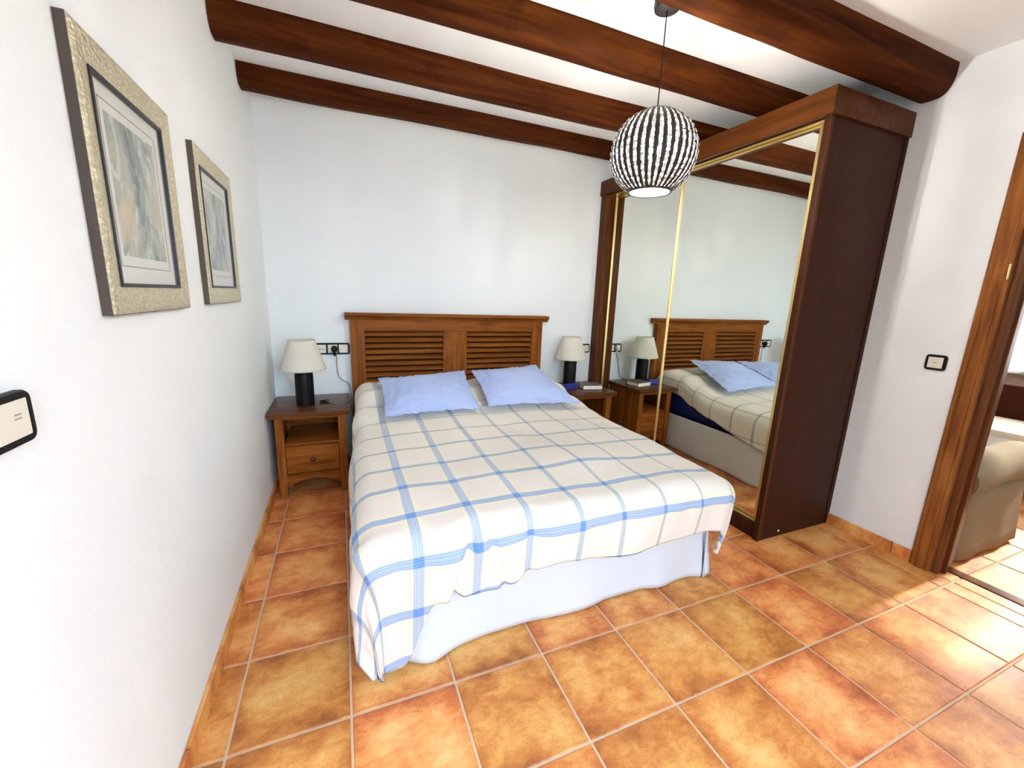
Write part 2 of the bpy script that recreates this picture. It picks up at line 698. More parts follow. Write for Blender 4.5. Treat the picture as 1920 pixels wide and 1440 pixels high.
def interp(x, pts):
    """piecewise linear with smooth easing"""
    if x <= pts[0][0]:
        return pts[0][1]
    for (a, fa), (b, fb) in zip(pts, pts[1:]):
        if x <= b:
            t = (x - a) / (b - a)
            t = t * t * (3 - 2 * t)
            return fa + (fb - fa) * t
    return pts[-1][1]


# ---------------------------------------------------------------- the room shell
LX1 = 6.25           # living room far wall
DO0, DO1, DZ = -3.12, -2.302, 1.97      # doorway in the right wall
floor = structure(box('floor', -0.10, LX1 + 0.1, YREAR - 0.1, 0.10, -0.06, -0.0032, M_GROUT))
floor['label'] = 'terracotta tiled floor with pale grout joints'
structure(box('ceiling', -0.10, XR + WALL_T, YREAR - 0.1, 0.10, ZCEIL, ZCEIL + 0.1, M_CEIL))
structure(box('wall_left', -0.12, 0.0, YREAR - 0.1, 0.12, -0.06, ZCEIL + 0.1, M_WALL))
structure(box('wall_head', 0.0, XR + WALL_T, 0.0, 0.12, -0.06, ZCEIL + 0.1, M_WALL))
bm = bmesh.new()
b_box(bm, XR, XR + WALL_T, DO1, 0.0, -0.06, ZCEIL + 0.1)
b_box(bm, XR, XR + WALL_T, DO0, DO1, DZ, ZCEIL + 0.1)
b_box(bm, XR, XR + WALL_T, YREAR - 0.1, DO0, -0.06, ZCEIL + 0.1)
structure(finish('wall_right', bm, M_WALL))
bm = bmesh.new()
BX0, BX1, BZ = 0.33, 1.77, 2.12        # balcony doorway in the rear wall
b_box(bm, 0.0, BX0, YREAR - 0.12, YREAR, -0.06, ZCEIL + 0.1)
b_box(bm, BX1, XR, YREAR - 0.12, YREAR, -0.06, ZCEIL + 0.1)
b_box(bm, BX0, BX1, YREAR - 0.12, YREAR, BZ, ZCEIL + 0.1)
structure(finish('wall_rear', bm, M_WALL))
dj = thing('door_2', 'brown wooden frame of the balcony doorway behind the room', 'door frame', (1.05, YREAR, 0))
dj['kind'] = 'structure'
for x0, x1, z0, z1 in ((BX0, BX0 + 0.06, 0, BZ), (BX1 - 0.06, BX1, 0, BZ), (BX0 + 0.06, BX1 - 0.06, BZ - 0.06, BZ)):
    box('jamb', x0, x1, YREAR - 0.10, YREAR + 0.015, z0, z1, M_DOOR, dj, 0.004)

# living room shell beyond the doorway
LWY0, LWY1, LWZ0, LWZ1 = -3.35, -0.75, 0.80, 2.15
structure(box('ceiling_living', XR + WALL_T, LX1 + 0.1, -5.1, 0.10, ZCEIL + 0.05, ZCEIL + 0.15, M_CEIL))
structure(box('wall_living_side', XR + WALL_T, LX1 + 0.1, 0.0, 0.12, -0.06, ZCEIL + 0.1, M_WALL))
structure(box('wall_living_near', XR + WALL_T, LX1 + 0.1, YREAR - 0.12, YREAR, -0.06, ZCEIL + 0.1, M_WALL))
bm = bmesh.new()
b_box(bm, LX1, LX1 + 0.14, YREAR, LWY0, -0.06, ZCEIL + 0.1)
b_box(bm, LX1, LX1 + 0.14, LWY1, 0.0, -0.06, ZCEIL + 0.1)
b_box(bm, LX1, LX1 + 0.14, LWY0, LWY1, -0.06, LWZ0)
b_box(bm, LX1, LX1 + 0.14, LWY0, LWY1, LWZ1, ZCEIL + 0.1)
structure(finish('wall_living_far', bm, M_WALL2))
win = thing('window_1', 'white framed living room window seen through the doorway', 'window', (LX1, -2.05, LWZ0))
win['kind'] = 'structure'
for y0, y1, z0, z1 in ((LWY0, LWY1, LWZ0, LWZ0 + .05), (LWY0, LWY1, LWZ1 - .05, LWZ1), (LWY0, LWY0 + .05, LWZ0 + .05, LWZ1 - .05),
                       (LWY1 - .05, LWY1, LWZ0 + .05, LWZ1 - .05), (-1.62, -1.56, LWZ0 + .05, LWZ1 - .05), (-2.50, -2.44, LWZ0 + .05, LWZ1 - .05)):
    box('window_frame', LX1 + .03, LX1 + .08, y0, y1, z0, z1, M_WINFRAME, win, 0.004)
box('window_sill', LX1 - 0.10, LX1 + .03, LWY0 - .05, LWY1 + .05, LWZ0 - .03, LWZ0, M_WINFRAME, win, 0.004)

# floor tiles: one mesh per size, one object per tile
TH = 0.008
GAP = 0.0038


def tile_mesh(w, d, key={}):
    k = (round(w, 3), round(d, 3))
    if k not in key:
        bm = bmesh.new()
        b_box(bm, -w / 2 + GAP, w / 2 - GAP, -d / 2 + GAP, d / 2 - GAP, -TH, 0.0, 0.0025, 1)
        me = bpy.data.meshes.new('floor_tile')
        bm.to_mesh(me)
        bm.free()
        me.materials.append(M_TILE)
        key[k] = me
    return key[k]


def lay(x0, x1, y0, y1, ox, oy):
    xs = sorted({x0, x1} | {round(ox + TP * i, 4) for i in range(-30, 40) if x0 < ox + TP * i < x1})
    ys = sorted({y0, y1} | {round(oy + TP * i, 4) for i in range(-30, 40) if y0 < oy + TP * i < y1})
    for a, b in zip(xs, xs[1:]):
        for c, d in zip(ys, ys[1:]):
            if b - a < 0.02 or d - c < 0.02:
                continue
            o = bpy.data.objects.new('floor_tile', tile_mesh(b - a, d - c))
            COL.objects.link(o)
            o.parent = floor
            o.location = Vector(((a + b) / 2, (c + d) / 2, 0.0)) - ORIGIN['floor']
            o.rotation_euler = (0, 0, 0)


lay(0.0, XR, YREAR, 0.0, TX0, TY0)
lay(XR, XR + WALL_T - 0.03, DO0, DO1, TX0, TY0)
lay(XR + WALL_T + 0.03, LX1, YREAR, 0.0, 3.62, -2.39)
structure(box('trim_1', XR + WALL_T - 0.03, XR + WALL_T + 0.03, DO0, DO1, -0.006, 0.004, M_JAMB, None, 0.003))

# skirting tiles
SK_H, SK_T = 0.068, 0.011


def sk_mesh(w, axis, key={}):
    k = (round(w, 3), axis)
    if k not in key:
        bm = bmesh.new()
        if axis == 1:
            b_box(bm, -SK_T / 2, SK_T / 2, -w / 2 + .0025, w / 2 - .0025, 0, SK_H, 0.003, 2)
        else:
            b_box(bm, -w / 2 + .0025, w / 2 - .0025, -SK_T / 2, SK_T / 2, 0, SK_H, 0.003, 2)
        me = bpy.data.meshes.new('skirting_tile')
        bm.to_mesh(me)
        bm.free()
        me.materials.append(M_TILE)
        key[k] = me
    return key[k]


def skirting(name, axis, fixed, a0, a1, o0, label):
    back = fixed - math.copysign(SK_T / 2, fixed - 1.5 if axis == 1 else fixed + 1.5)
    # thin mortar bed behind the tiles
    if axis == 1:
        s = -1 if fixed > 1.5 else 1
        root = box(name, *sorted((fixed, fixed + s * 0.003)), a0, a1, 0.0, SK_H - 0.004, M_GROUT)
    else:
        root = box(name, a0, a1, fixed - 0.003, fixed, 0.0, SK_H - 0.004, M_GROUT)
        s = -1
    structure(root)
    root['label'] = label
    cuts = sorted({a0, a1} | {round(o0 + TP * i, 4) for i in range(-20, 20) if a0 + .02 < o0 + TP * i < a1 - .02})
    for c, d in zip(cuts, cuts[1:]):
        o = bpy.data.objects.new('skirting_tile', sk_mesh(d - c, axis))
        COL.objects.link(o)
        o.parent = root
        p = Vector((fixed + s * (0.003 + SK_T / 2), (c + d) / 2, 0.0)) if axis == 1 else Vector(((c + d) / 2, fixed - 0.003 - SK_T / 2, 0.0))
        o.location = p - ORIGIN[root.name]


skirting('baseboard_left', 1, 0.0, YREAR, 0.0, TY0, 'terracotta tile skirting along the left wall')
skirting('baseboard_right', 1, XR, -2.222, YE - 0.001, -2.14, 'terracotta tile skirting between wardrobe and doorway')
skirting('baseboard_head', 0, 0.0, 0.016, 2.53, TX0, 'terracotta tile skirting behind the bed')

# doorway casing
dr = thing('door_1', 'moulded brown wooden door frame in the right wall', 'door frame', (XR, -2.7, 0))
dr['kind'] = 'structure'


def casing_profile(y_in, y_out):
    s = 1 if y_out > y_in else -1
    w = abs(y_out - y_in)
    prof = [(0, 0), (0, .016), (.006, .019), (.016, .019), (.020, .015), (.030, .0155), (.036, .021), (.052, .022), (.058, .017), (.072, .016), (w - .006, .012), (w, .008), (w, 0)]
    return [(XR - t, y_in + s * q) for q, t in prof]


CW = 0.082
bm = bmesh.new()
b_prism(bm, casing_profile(DO1, DO1 + CW), 2, 0.0, DZ + CW)
finish('casing', bm, M_DOOR, dr, True)
bm = bmesh.new()
b_prism(bm, casing_profile(DO0, DO0 - CW), 2, 0.0, DZ + CW)
finish('casing', bm, M_DOOR, dr, True)
bm = bmesh.new()
hp = [(x, DZ + (y - DO1)) for x, y in casing_profile(DO1, DO1 + CW)]
b_prism(bm, hp, 1, DO0, DO1)
finish('casing', bm, M_DOOR, dr, True)
for y0, y1, z0, z1 in ((DO1 - .028, DO1, 0, DZ), (DO0, DO0 + .028, 0, DZ), (DO0 + .028, DO1 - .028, DZ - .028, DZ)):
    box('jamb', XR + .0, XR + WALL_T + .01, y0, y1, z0, z1, M_JAMB, dr, 0.003)
box('door_stop', XR + .045, XR + .06, DO1 - .040, DO1 - .028, 0, DZ - .028, M_JAMB, dr, 0.002)
for hz in (1.477,):
    bm = bmesh.new()
    b_lathe(bm, [(.0001, hz - .036), (.004, hz - .034), (.0055, hz - .03), (.0055, hz + .03), (.004, hz + .034), (.0001, hz + .036)], XR - .024, DO1 + .006, 12)
    h = finish('hinge', bm, M_BRASS, dr, True)
    h['label'] = 'small brass hinge knuckle'

# ceiling beams (half round logs)
def beam(cy, w, zb, x0, x1, label, seed):
    bm = bmesh.new()
    n = 14
    rows = []
    for i in range(41):
        x = lerp(x0, x1, i / 40)
        row = []
        wob = 0.004 * noise.noise(Vector((x * 1.1, seed, 0))) * 2
        wob2 = 0.004 * noise.noise(Vector((x * 1.3, seed + 7, 3))) * 2
        for k in range(n + 1):
            a = PI * k / n
            e = 0.62
            cx_ = math.copysign(abs(math.cos(a)) ** e, math.cos(a))
            sx_ = math.sin(a) ** e
            r = 1 + 0.03 * noise.noise(Vector((x * 2.3, a * 2, seed)))
            row.append(Vector((x, cy + wob + cx_ * w / 2 * r, ZCEIL + 0.004 - (ZCEIL - zb + wob2) * sx_ * r)))
        rows.append(row)
    vv = b_grid(bm, rows)
    bm.faces.new(vv[0])
    bm.faces.new(vv[-1])
    for i in range(len(vv) - 1):
        bm.faces.new((vv[i][0], vv[i + 1][0], vv[i + 1][-1], vv[i][-1]))
    o = finish('ceiling_beam', bm, M_BEAM, None, True)
    return tag(o, label, 'beam', 'dark wooden ceiling beams')


for cy, w, zb, x0, x1, label, sd_ in (
        (-0.325, 0.150, 2.333, 0.002, XR - .002, 'dark wooden ceiling beam nearest the headboard wall', 1),
        (-0.850, 0.155, 2.312, 0.002, XR - .002, 'dark wooden ceiling beam with a split edge, second from the headboard wall', 2),
        (-1.370, 0.155, 2.320, 0.002, XR - .002, 'reddish wooden ceiling beam just beyond the pendant lamp cord', 3),
        (-1.868, 0.165, 2.300, 0.002, XR - .002, 'thick dark rounded ceiling beam ending above the wardrobe side', 4)):
    beam(cy, w, zb, x0, x1, label, sd_)

# ---------------------------------------------------------------- wardrobe
wd = thing('wardrobe', 'tall dark brown wardrobe with two mirrored sliding doors', 'wardrobe', ((XM + XR) / 2, YE / 2, 0))
ZD0, ZD1, ZT = 0.085, 2.155, 2.268
box('side_panel', XM, XR - .001, YE, YE + .028, 0.0, ZD1, M_WARD, wd, 0.0015)
box('side_panel', XM + .14, XR - .001, -.030, -.002, 0.0, ZD1, M_WARD, wd)
box('back_panel', XR - .012, XR - .001, YE + .028, -.03, 0.03, ZD1, M_WARD, wd)
box('stile', XM, XM + .14, -.085, -.002, 0.0, ZD1, M_WARD_FZ, wd, 0.002)
box('plinth', XM + .012, XM + .14, YE + .028, -.085, 0.0, ZD0, M_WARD, wd, 0.002)
box('bottom_panel', XM + .14, XR - .012, YE + .028, -.03, 0.05, ZD0, M_WARD, wd)
bm = bmesh.new()
b_box(bm, XM - .014, XM + .012, YE - .014, -.002, ZD1, ZT, 0.002)
finish('cornice', bm, M_WARD_F, wd, True)
box('cornice', XM + .012, XR - .001, YE - .014, YE + .012, ZD1, ZT, M_WARD_F, wd, 0.002)
box('top_panel', XM + .012, XR - .001, YE + .012, -.002, ZD1 + .005, ZD1 + .03, M_WARD, wd)
box('edge_trim', XM - .001, XM + .020, YE - .003, YE - .0001, 0.0, ZD1, M_WARD_FZ, wd)
box('edge_trim', XR - .030, XR - .001, YE - .004, YE - .0001, 0.07, ZD1, M_WARD, wd)
box('track', XM + .03, XM + .12, YE + .028, -.085, ZD0, ZD0 + .008, M_BRASS, wd)
box('track', XM + .03, XM + .12, YE + .028, -.085, ZD1 - .006, ZD1, M_BRASS, wd)
bm = bmesh.new()
b_lathe(bm, [(.0001, -.001), (.006, -.001), (.006, .003), (.0001, .003)], 0, 0, 14)
for v in bm.verts:
    v.co = Vector((v.co.x, -v.co.z, v.co.y)) + Vector((XM + .17, YE - .002, 0.035))
cap = finish('screw_cap', bm, M_WHITEPL, wd, True)
cap['label'] = 'tiny white screw cap'


def mirror_door(y0, y1, xf, label, bw0=.020):
    z0, z1 = ZD0 + .010, ZD1 - .008
    root = box('sliding_door', xf + .006, xf + .016, y0, y1, z0, z1, M_WARD, wd)
    root['label'] = label
    box('mirror', xf + .002, xf + .006, y0 + .012, y1 - .012, z0 + .010, z1 - .008, M_MIRROR, root)
    bw = .020
    for a, b in ((y0, y0 + bw0), (y1 - bw, y1)):
        bm = bmesh.new()
        b_prism(bm, [(xf + .006, a), (xf - .006, a + .001), (xf - .009, a + .004), (xf - .009, b - .008), (xf - .003, b - .002), (xf + .002, b), (xf + .006, b)], 2, z0, z1)
        finish('brass_profile', bm, M_BRASS, root, True)
    box('brass_profile', xf - .003, xf + .006, y0 + bw, y1 - bw, z0, z0 + .012, M_BRASS, root, 0.001)
    box('brass_profile', xf - .003, xf + .006, y0 + bw, y1 - bw, z1 - .010, z1, M_BRASS, root, 0.001)


mirror_door(-1.772, -0.855, XM + .062, 'near mirrored sliding door with brass edges', .046)
mirror_door(-0.895, -0.087, XM + .088, 'far mirrored sliding door with brass edges')

# ---------------------------------------------------------------- bed
bed = thing('bed', 'double bed with a dark stained wooden louvred headboard', 'bed', (1.257, -1.0, 0))
hb = box('headboard', 0.52, 1.99, -.016, -.004, 0.40, 1.10, M_DARKWOOD, bed)  # board behind the slats, deep shade of the gaps put into its colour
hb['label'] = 'stained wooden headboard with two louvred panels'
HX0, HX1 = 0.500, 2.015
for x0, x1 in ((HX0, HX0 + .095), (HX1 - .095, HX1)):
    box('stile', x0, x1, -.058, -.004, 0.0, 1.095, M_PINE_Z, hb, 0.003)
box('centre_stile', 1.170, 1.358, -.054, -.030, 0.42, 1.015, M_PINE_Z, hb, 0.003)
box('top_rail', HX0 + .095, HX1 - .095, -.056, -.030, 1.015, 1.095, M_PINE_X, hb, 0.003)
box('bottom_rail', HX0 + .095, HX1 - .095, -.056, -.030, 0.36, 0.43, M_PINE_X, hb, 0.003)
bm = bmesh.new()
cor = [(-.003, 1.095), (-.060, 1.095), (-.064, 1.104), (-.074, 1.114), (-.084, 1.121), (-.090, 1.124), (-.090, 1.142), (-.087, 1.145), (-.003, 1.145)]
b_prism(bm, cor, 0, HX0 - .032, HX1 + .045)
finish('cornice', bm, M_PINE_X, hb, True)
for x0, x1 in ((HX0 + .095, 1.170), (1.358, HX1 - .095)):
    for k in range(13):
        z = 0.992 - .0435 * k
        bm = bmesh.new()
        prof = [(-.018, z + .013), (-.022, z + .016), (-.052, z - .004), (-.054, z - .009), (-.051, z - .012), (-.018, z + .007)]
        b_prism(bm, prof, 0, x0, x1)
        finish('slat', bm, M_PINE_X, hb, True)
box('base', 0.56, 1.98, -1.86, -.07, 0.06, 0.30, M_DARKWOOD, bed, 0.01)
for lx in (0.62, 1.92):
    for ly in (-1.75, -.2):
        bm = bmesh.new()
        b_lathe(bm, [(.022, 0.0), (.026, .01), (.028, .065)], lx, ly, 16)
        finish('leg', bm, M_DARKWOOD, bed, True)
box('mattress', 0.578, 1.985, -1.885, -.112, 0.302, 0.50, M_NAVY, bed, 0.045, 4)['label'] = 'mattress in a shiny navy blue sheet'

# bed skirt: one continuous hanging cloth on three sides
def bed_skirt():
    path = [(0.525, -.08), (0.522, -.6), (0.520, -1.2), (0.520, -1.80), (0.535, -1.88), (0.60, -1.898), (0.9, -1.898), (1.4, -1.898), (1.9, -1.898), (2.00, -1.892), (2.018, -1.86), (2.02, -1.3), (2.02, -.7), (2.018, -.08)]
    pts = spline([(x, y, 0) for x, y in path], 26)
    L = [0.0]
    for a, b in zip(pts, pts[1:]):
        L.append(L[-1] + (b - a).length)
    rows = []
    nz = 14
    for i, p in enumerate(pts):
        d = (pts[min(i + 1, len(pts) - 1)] - pts[max(i - 1, 0)]).normalized()
        nrm = Vector((d.y, -d.x, 0))
        if nrm.dot(p - Vector((1.26, -.9, 0))) < 0:
            nrm = -nrm
        s = L[i]
        row = []
        for k in range(nz + 1):
            f = k / nz
            z = lerp(0.312, 0.006, f)
            amp = f ** 1.3
            off = amp * (0.018 + 0.020 * noise.noise(Vector((s * 2.6, 1.3, 0))) + 0.010 * math.sin(s * 13 + 2 * noise.noise(Vector((s * 1.7, 4, 0)))))
            # fold gathered at the near left corner and flare at the far right one
            c = math.exp(-((p.x - .68) ** 2 + (p.y + 1.9) ** 2) / .006)
            off += amp * 0.045 * c
            c2 = math.exp(-((p.x - 2.02) ** 2 + (p.y + 1.88) ** 2) / .003)
            off += amp * 0.025 * c2
            c3 = math.exp(-((p.x - 1.62) ** 2 + (p.y + 1.9) ** 2) / .012)
            off -= amp * 0.022 * c3
            z += 0.008 * noise.noise(Vector((s * 3, 9, 0))) * f
            row.append(Vector((p.x, p.y, max(z, .004))) + nrm * max(off, .002 + 0.004 * f))
        rows.append(row)
    bm = bmesh.new()
    b_grid(bm, rows)
    o = finish('bed_skirt', bm, M_SKIRT, None, 'all')
    md = o.modifiers.new('thickness', 'SOLIDIFY')
    md.thickness = 0.003
    md.offset = 1
    return tag(o, 'white cotton bed skirt hanging to the floor under the plaid bedspread', 'bed skirt')


bed_skirt()

# bedspread: cloth coordinates (u across = room x on top, v along = -room y on top)
YF = -1.930
YFV = 1.930


def top_height(x, y):
    h = interp(-y, [(0.06, .605), (0.14, .660), (0.30, .695), (0.48, .685), (0.66, .625), (0.85, .578), (1.05, .566), (1.5, .560), (1.93, .548)])
    # pillows hidden beneath and the soft dome of the quilt
    fx = (x - 1.26) / .75
    h -= 0.020 * fx * fx
    if y > -0.75:
        h -= 0.02 * math.exp(-((x - 1.27) / .07) ** 2)
    return h


def spread_point(u, v):
    y0 = -v
    xl = interp(v, [(0.06, .625), (0.35, .600), (0.75, .572), (1.2, .548), (1.93, .535)])
    xr = interp(v, [(0.06, 1.915), (0.5, 1.928), (0.9, 1.975), (1.93, 1.995)])
    es, sx = 0.0, 0
    x = u
    if u < xl:
        es, sx, x = xl - u, -1, xl
    elif u > xr:
        es, sx, x = u - xr, 1, xr
    et = 0.0
    y = y0
    if y0 < YF:
        et, y = YF - y0, YF
    h = top_height(x, y)
    e = math.hypot(es, et)
    if e < 1e-6:
        return Vector((x, y, h)), 0.0
    dx, dy = sx * es / e, -et / e
    R = 0.092
    if e < R * PI / 2:
        roll, drop = R * math.sin(e / R), R * (1 - math.cos(e / R))
    else:
        q = e - R * PI / 2
        flare = lerp(0.03 if sx < 0 else -0.05, -0.13, interp(et / e, [(0.1, 0.0), (0.75, 1.0)]))
        roll, drop = R + flare * q, R + q * 0.995
    z = h - drop
    if z < 0.02:
        # cloth that reaches the floor spreads out a little
        roll += (0.02 - z) * 0.15
        z = 0.02 + 0.004 * noise.noise(Vector((u * 9, v * 9, 2)))
    return Vector((x + dx * roll, y + dy * roll, z)), e


def bedspread():
    NU, NV = 190, 200
    rows, uvs = [], {}
    for i in range(NU + 1):
        row = []
        a = i / NU
        for j in range(NV + 1):
            b = j / NV
            uf = 0.05 + a * (2.365 - 0.05)
            if uf < 0.535:
                vend = YFV + math.sqrt(max(.565 ** 2 - (0.535 - uf) ** 2, .04))
            elif uf > 1.995:
                vend = YFV + math.sqrt(max(.415 ** 2 - (uf - 1.995) ** 2, .01))
                vend = min(vend, YFV + lerp(.305, .40, min(1, (uf - 1.995) / .15)))
            else:
                vend = YFV + .305 + .26 * (1 - interp(uf, [(.585, 0.0), (.70, 1.0)]))
            v = 0.062 + b * (vend - 0.062)
            ul = interp(v, [(0.06, .625 - .34), (0.5, .60 - .42), (1.2, 0.07), (1.9, 0.045), (2.5, 0.05)])
            ur = interp(v, [(0.06, 1.94 + .16), (0.6, 1.97 + .20), (1.5, 2.30), (1.9, 2.36), (2.5, 2.365)])
            u = ul + (ur - ul) * a
            # wavy foot hem
            vv = v + b ** 6 * (0.018 * math.sin(u * 9) + 0.03 * noise.noise(Vector((u * 4, 3, 1))))
            p, e = spread_point(u, vv)
            q, _ = spread_point(u + .004, vv)
            r, _ = spread_point(u, vv + .004)
            nrm = (q - p).cross(p - r)
            if nrm.length > 1e-9:
                nrm.normalize()
            else:
                nrm = Vector((0, 0, 1))
            if nrm.dot(p - Vector((1.26, -1.0, 0.1))) < 0:
                nrm = -nrm
            soft = min(1.0, e / .12)
            d = 0.015 * noise.noise(Vector((u * 3.1, vv * 3.1, .3))) + 0.005 * noise.noise(Vector((u * 8, vv * 6.5, 1.7)))
            # vertical folds in the hanging sides
            if vv > 1.93:
                d += soft * (0.016 * noise.noise(Vector((u * 7, .4, vv * 1.2))) + 0.007 * noise.noise(Vector((u * 17, 2.4, vv * 3))))
                d -= 0.045 * math.exp(-((u - .80 + .25 * (vv - 2.1)) / .016) ** 2) * soft
                d -= 0.020 * math.exp(-((u - .90 - .3 * (vv - 2.1)) / .014) ** 2) * soft
                d -= 0.022 * math.exp(-((u - 1.04) / .020) ** 2) * soft
                d += 0.012 * math.exp(-((u - .74) / .05) ** 2) * soft
                d -= 0.012 * math.exp(-((u - 1.62) / .05) ** 2) * soft
            elif e > 0:
                d += soft * (0.014 * noise.noise(Vector((vv * 6, 5.4, u * 1.2))) + 0.007 * noise.noise(Vector((vv * 15, 6.4, u * 3))))
            if vv < 0.8 and (u < .66 or u > 1.9):
                d += 0.010 * math.sin(vv * 26 + u * 14) * noise.noise(Vector((u * 4, vv * 4, 8)))
            p = p + nrm * d
            p.z = max(p.z, 0.016)
            p.y = min(p.y, -0.094)
            row.append(p)
            uvs[(i, j)] = (u, vv)
        rows.append(row)
    bm = bmesh.new()
    vvs = b_grid(bm, rows)
    lay_ = bm.loops.layers.uv.new('cloth')
    bm.verts.index_update()
    for f in bm.faces:
        for lp in f.loops:
            idx = lp.vert.index
            lp[lay_].uv = uvs[(idx // (NV + 1), idx % (NV + 1))]
    o = finish('bedspread', bm, M_PLAID, None, 'all')
    md = o.modifiers.new('thickness', 'SOLIDIFY')
    md.thickness = 0.014
    md.offset = -1
    return tag(o, 'cream bedspread with blue and yellow plaid check covering the bed', 'bedspread')


bedspread()


def pillow(name, fl, fr, bl, br, thick, seed, label):
    N = 44
    fl, fr, bl, br = map(Vector, (fl, fr, bl, br))
    nrm = ((fr - fl).cross(bl - fl)).normalized()
    top, bot = [], []
    for i in range(N + 1):
        rt, rb = [], []
        a = -1 + 2 * i / N
        for j in range(N + 1):
            b = -1 + 2 * j / N
            aa = a * (1 - 0.05 * (1 - b * b)) + 0.012 * noise.noise(Vector((b * 3, seed, 0)))
            bb = b * (1 - 0.06 * (1 - a * a)) + 0.014 * noise.noise(Vector((a * 3, seed, 4)))
            s, t = (aa + 1) / 2, (bb + 1) / 2
            p = fl * (1 - s) * (1 - t) + fr * s * (1 - t) + bl * (1 - s) * t + br * s * t
            ma, mb = max(0, (0.93 - abs(a)) / .93), max(0, (0.93 - abs(b)) / .93)
            th = thick * (1 - (1 - ma) ** 2.6) ** .8 * (1 - (1 - mb) ** 2.6) ** .8
            w = 0.006 * noise.noise(Vector((a * 3.2, b * 3.2, seed))) + 0.005 * noise.noise(Vector((a * 7, b * 6, seed + 3)))
            edge = 1 - min(ma, mb)
            w += 0.012 * edge ** 3 * noise.noise(Vector((a * 9, b * 9, seed + 6)))
            # slanting pull folds near the left end
            w += -0.012 * math.exp(-((a + .78 - .10 * b) / .05) ** 2) * (1 - abs(b) ** 4)
            rt.append(p + nrm * (th * .62 + w + .0025))
            rb.append(p - nrm * (th * .38 - w + .0025))
        top.append(rt)
        bot.append(rb)
    bm = bmesh.new()
    vt = b_grid(bm, top)
    vb = b_grid(bm, bot)
    ring = [(i, 0) for i in range(N)] + [(N, j) for j in range(N)] + [(i, N) for i in range(N, 0, -1)] + [(0, j) for j in range(N, 0, -1)]
    for k in range(len(ring)):
        (i0, j0), (i1, j1) = ring[k], ring[(k + 1) % len(ring)]
        bm.faces.new((vt[i0][j0], vt[i1][j1], vb[i1][j1], vb[i0][j0]))
    o = finish(name, bm, M_BLUE, None, 'all')
    return tag(o, label, 'pillow', 'blue pillows on the bedspread')


pillow('pillow', (.645, -.885, .612), (1.215, -.850, .612), (.655, -.395, .735), (1.245, -.385, .765), .10, 2.0, 'flat light blue pillow on the bed side towards the pictures')
pillow('pillow', (1.262, -.872, .630), (1.915, -.880, .608), (1.295, -.395, .766), (1.820, -.360, .786), .10, 5.0, 'light blue pillow on the bed side towards the wardrobe')

# ---------------------------------------------------------------- nightstands
NX0, NX1, NY0, NY1, NZ = 0.008, 0.477, -.492, -.020, .5604


def nightstand(label):
    t = thing('nightstand', label, 'nightstand', ((NX0 + NX1) / 2, (NY0 + NY1) / 2, 0), 'wooden nightstands beside the bed')
    bm = bmesh.new()
    b_box(bm, NX0, NX1, NY0, NY1, NZ - .024, NZ, 0.006, 2)
    top = finish('top', bm, M_NS_TOP, t, True)
    bm = bmesh.new()
    b_box(bm, NX0 + .012, NX1 - .012, NY0 + .012, NY1, NZ - .036, NZ - .0245, 0.003, 1)
    finish('moulding', bm, M_NS_X, t, True)
    lx = (NX0 + .034, NX1 - .034)
    zt = NZ - .0365
    for x0, x1 in ((lx[0], lx[0] + .046), (lx[1] - .046, lx[1])):
        for y0, y1 in ((NY0 + .036, NY0 + .082), (NY1 - .05, NY1 - .006)):
            box('leg', x0, x1, y0, y1, 0.0, zt, M_NS_Z, t, 0.003)
    for x0, x1 in ((lx[0] + .008, lx[0] + .022), (lx[1] - .022, lx[1] - .008)):
        box('side_panel', x0, x1, NY0 + .082, NY1 - .05, 0.10, zt, M_NS_Z, t)
    a, b = lx[0] + .046, lx[1] - .046
    box('back_panel', a, b, NY1 - .022, NY1 - .012, 0.10, zt, M_NS_X, t)
    box('shelf', a, b, NY0 + .048, NY1 - .022, 0.338, 0.352, M_NS_X, t)
    box('bottom_panel', a, b, NY0 + .055, NY1 - .022, 0.135, 0.147, M_NS_X, t)
    box('top_rail', a, b, NY0 + .040, NY0 + .060, zt - .016, zt, M_NS_X, t, 0.002)
    dw = box('drawer', a + .003, b - .003, NY0 + .038, NY0 + .056, 0.158, 0.335, M_NS_X, t, 0.003)
    bm = bmesh.new()
    prof = [(.0001, .034), (.008, .033), (.0135, .028), (.0145, .022), (.011, .015), (.006, .010), (.006, .003), (.010, .0)]
    vv = b_lathe(bm, prof, 0, 0, 20)
    for v in bm.verts:
        v.co = Vector(((a + b) / 2 + v.co.x, NY0 + .038 - v.co.z, 0.247 + v.co.y))
    finish('knob', bm, M_BRONZE, dw, True)
    # arched apron
    n = 14
    out = [(a, .150), (a, .070), (a + .030, .070), (a + .038, .085), (a + .055, .090)]
    out += [(lerp(a + .055, b - .055, k / n), .090 + .022 * math.sin(PI * k / n) ** .6) for k in range(1, n)]
    out += [(b - .055, .090), (b - .038, .085), (b - .030, .070), (b, .070), (b, .150)]
    bm = bmesh.new()
    b_prism(bm, out, 1, NY0 + .042, NY0 + .060)
    finish('apron', bm, M_NS_X, t)
    return t


ns = nightstand('stained wooden nightstand in the corner under the pictures, its knobbed drawer in view')
NSDX = 2.519 - NX1
copy_tree(ns, dx=NSDX, label='stained wooden nightstand between the bed and the mirrored wardrobe')

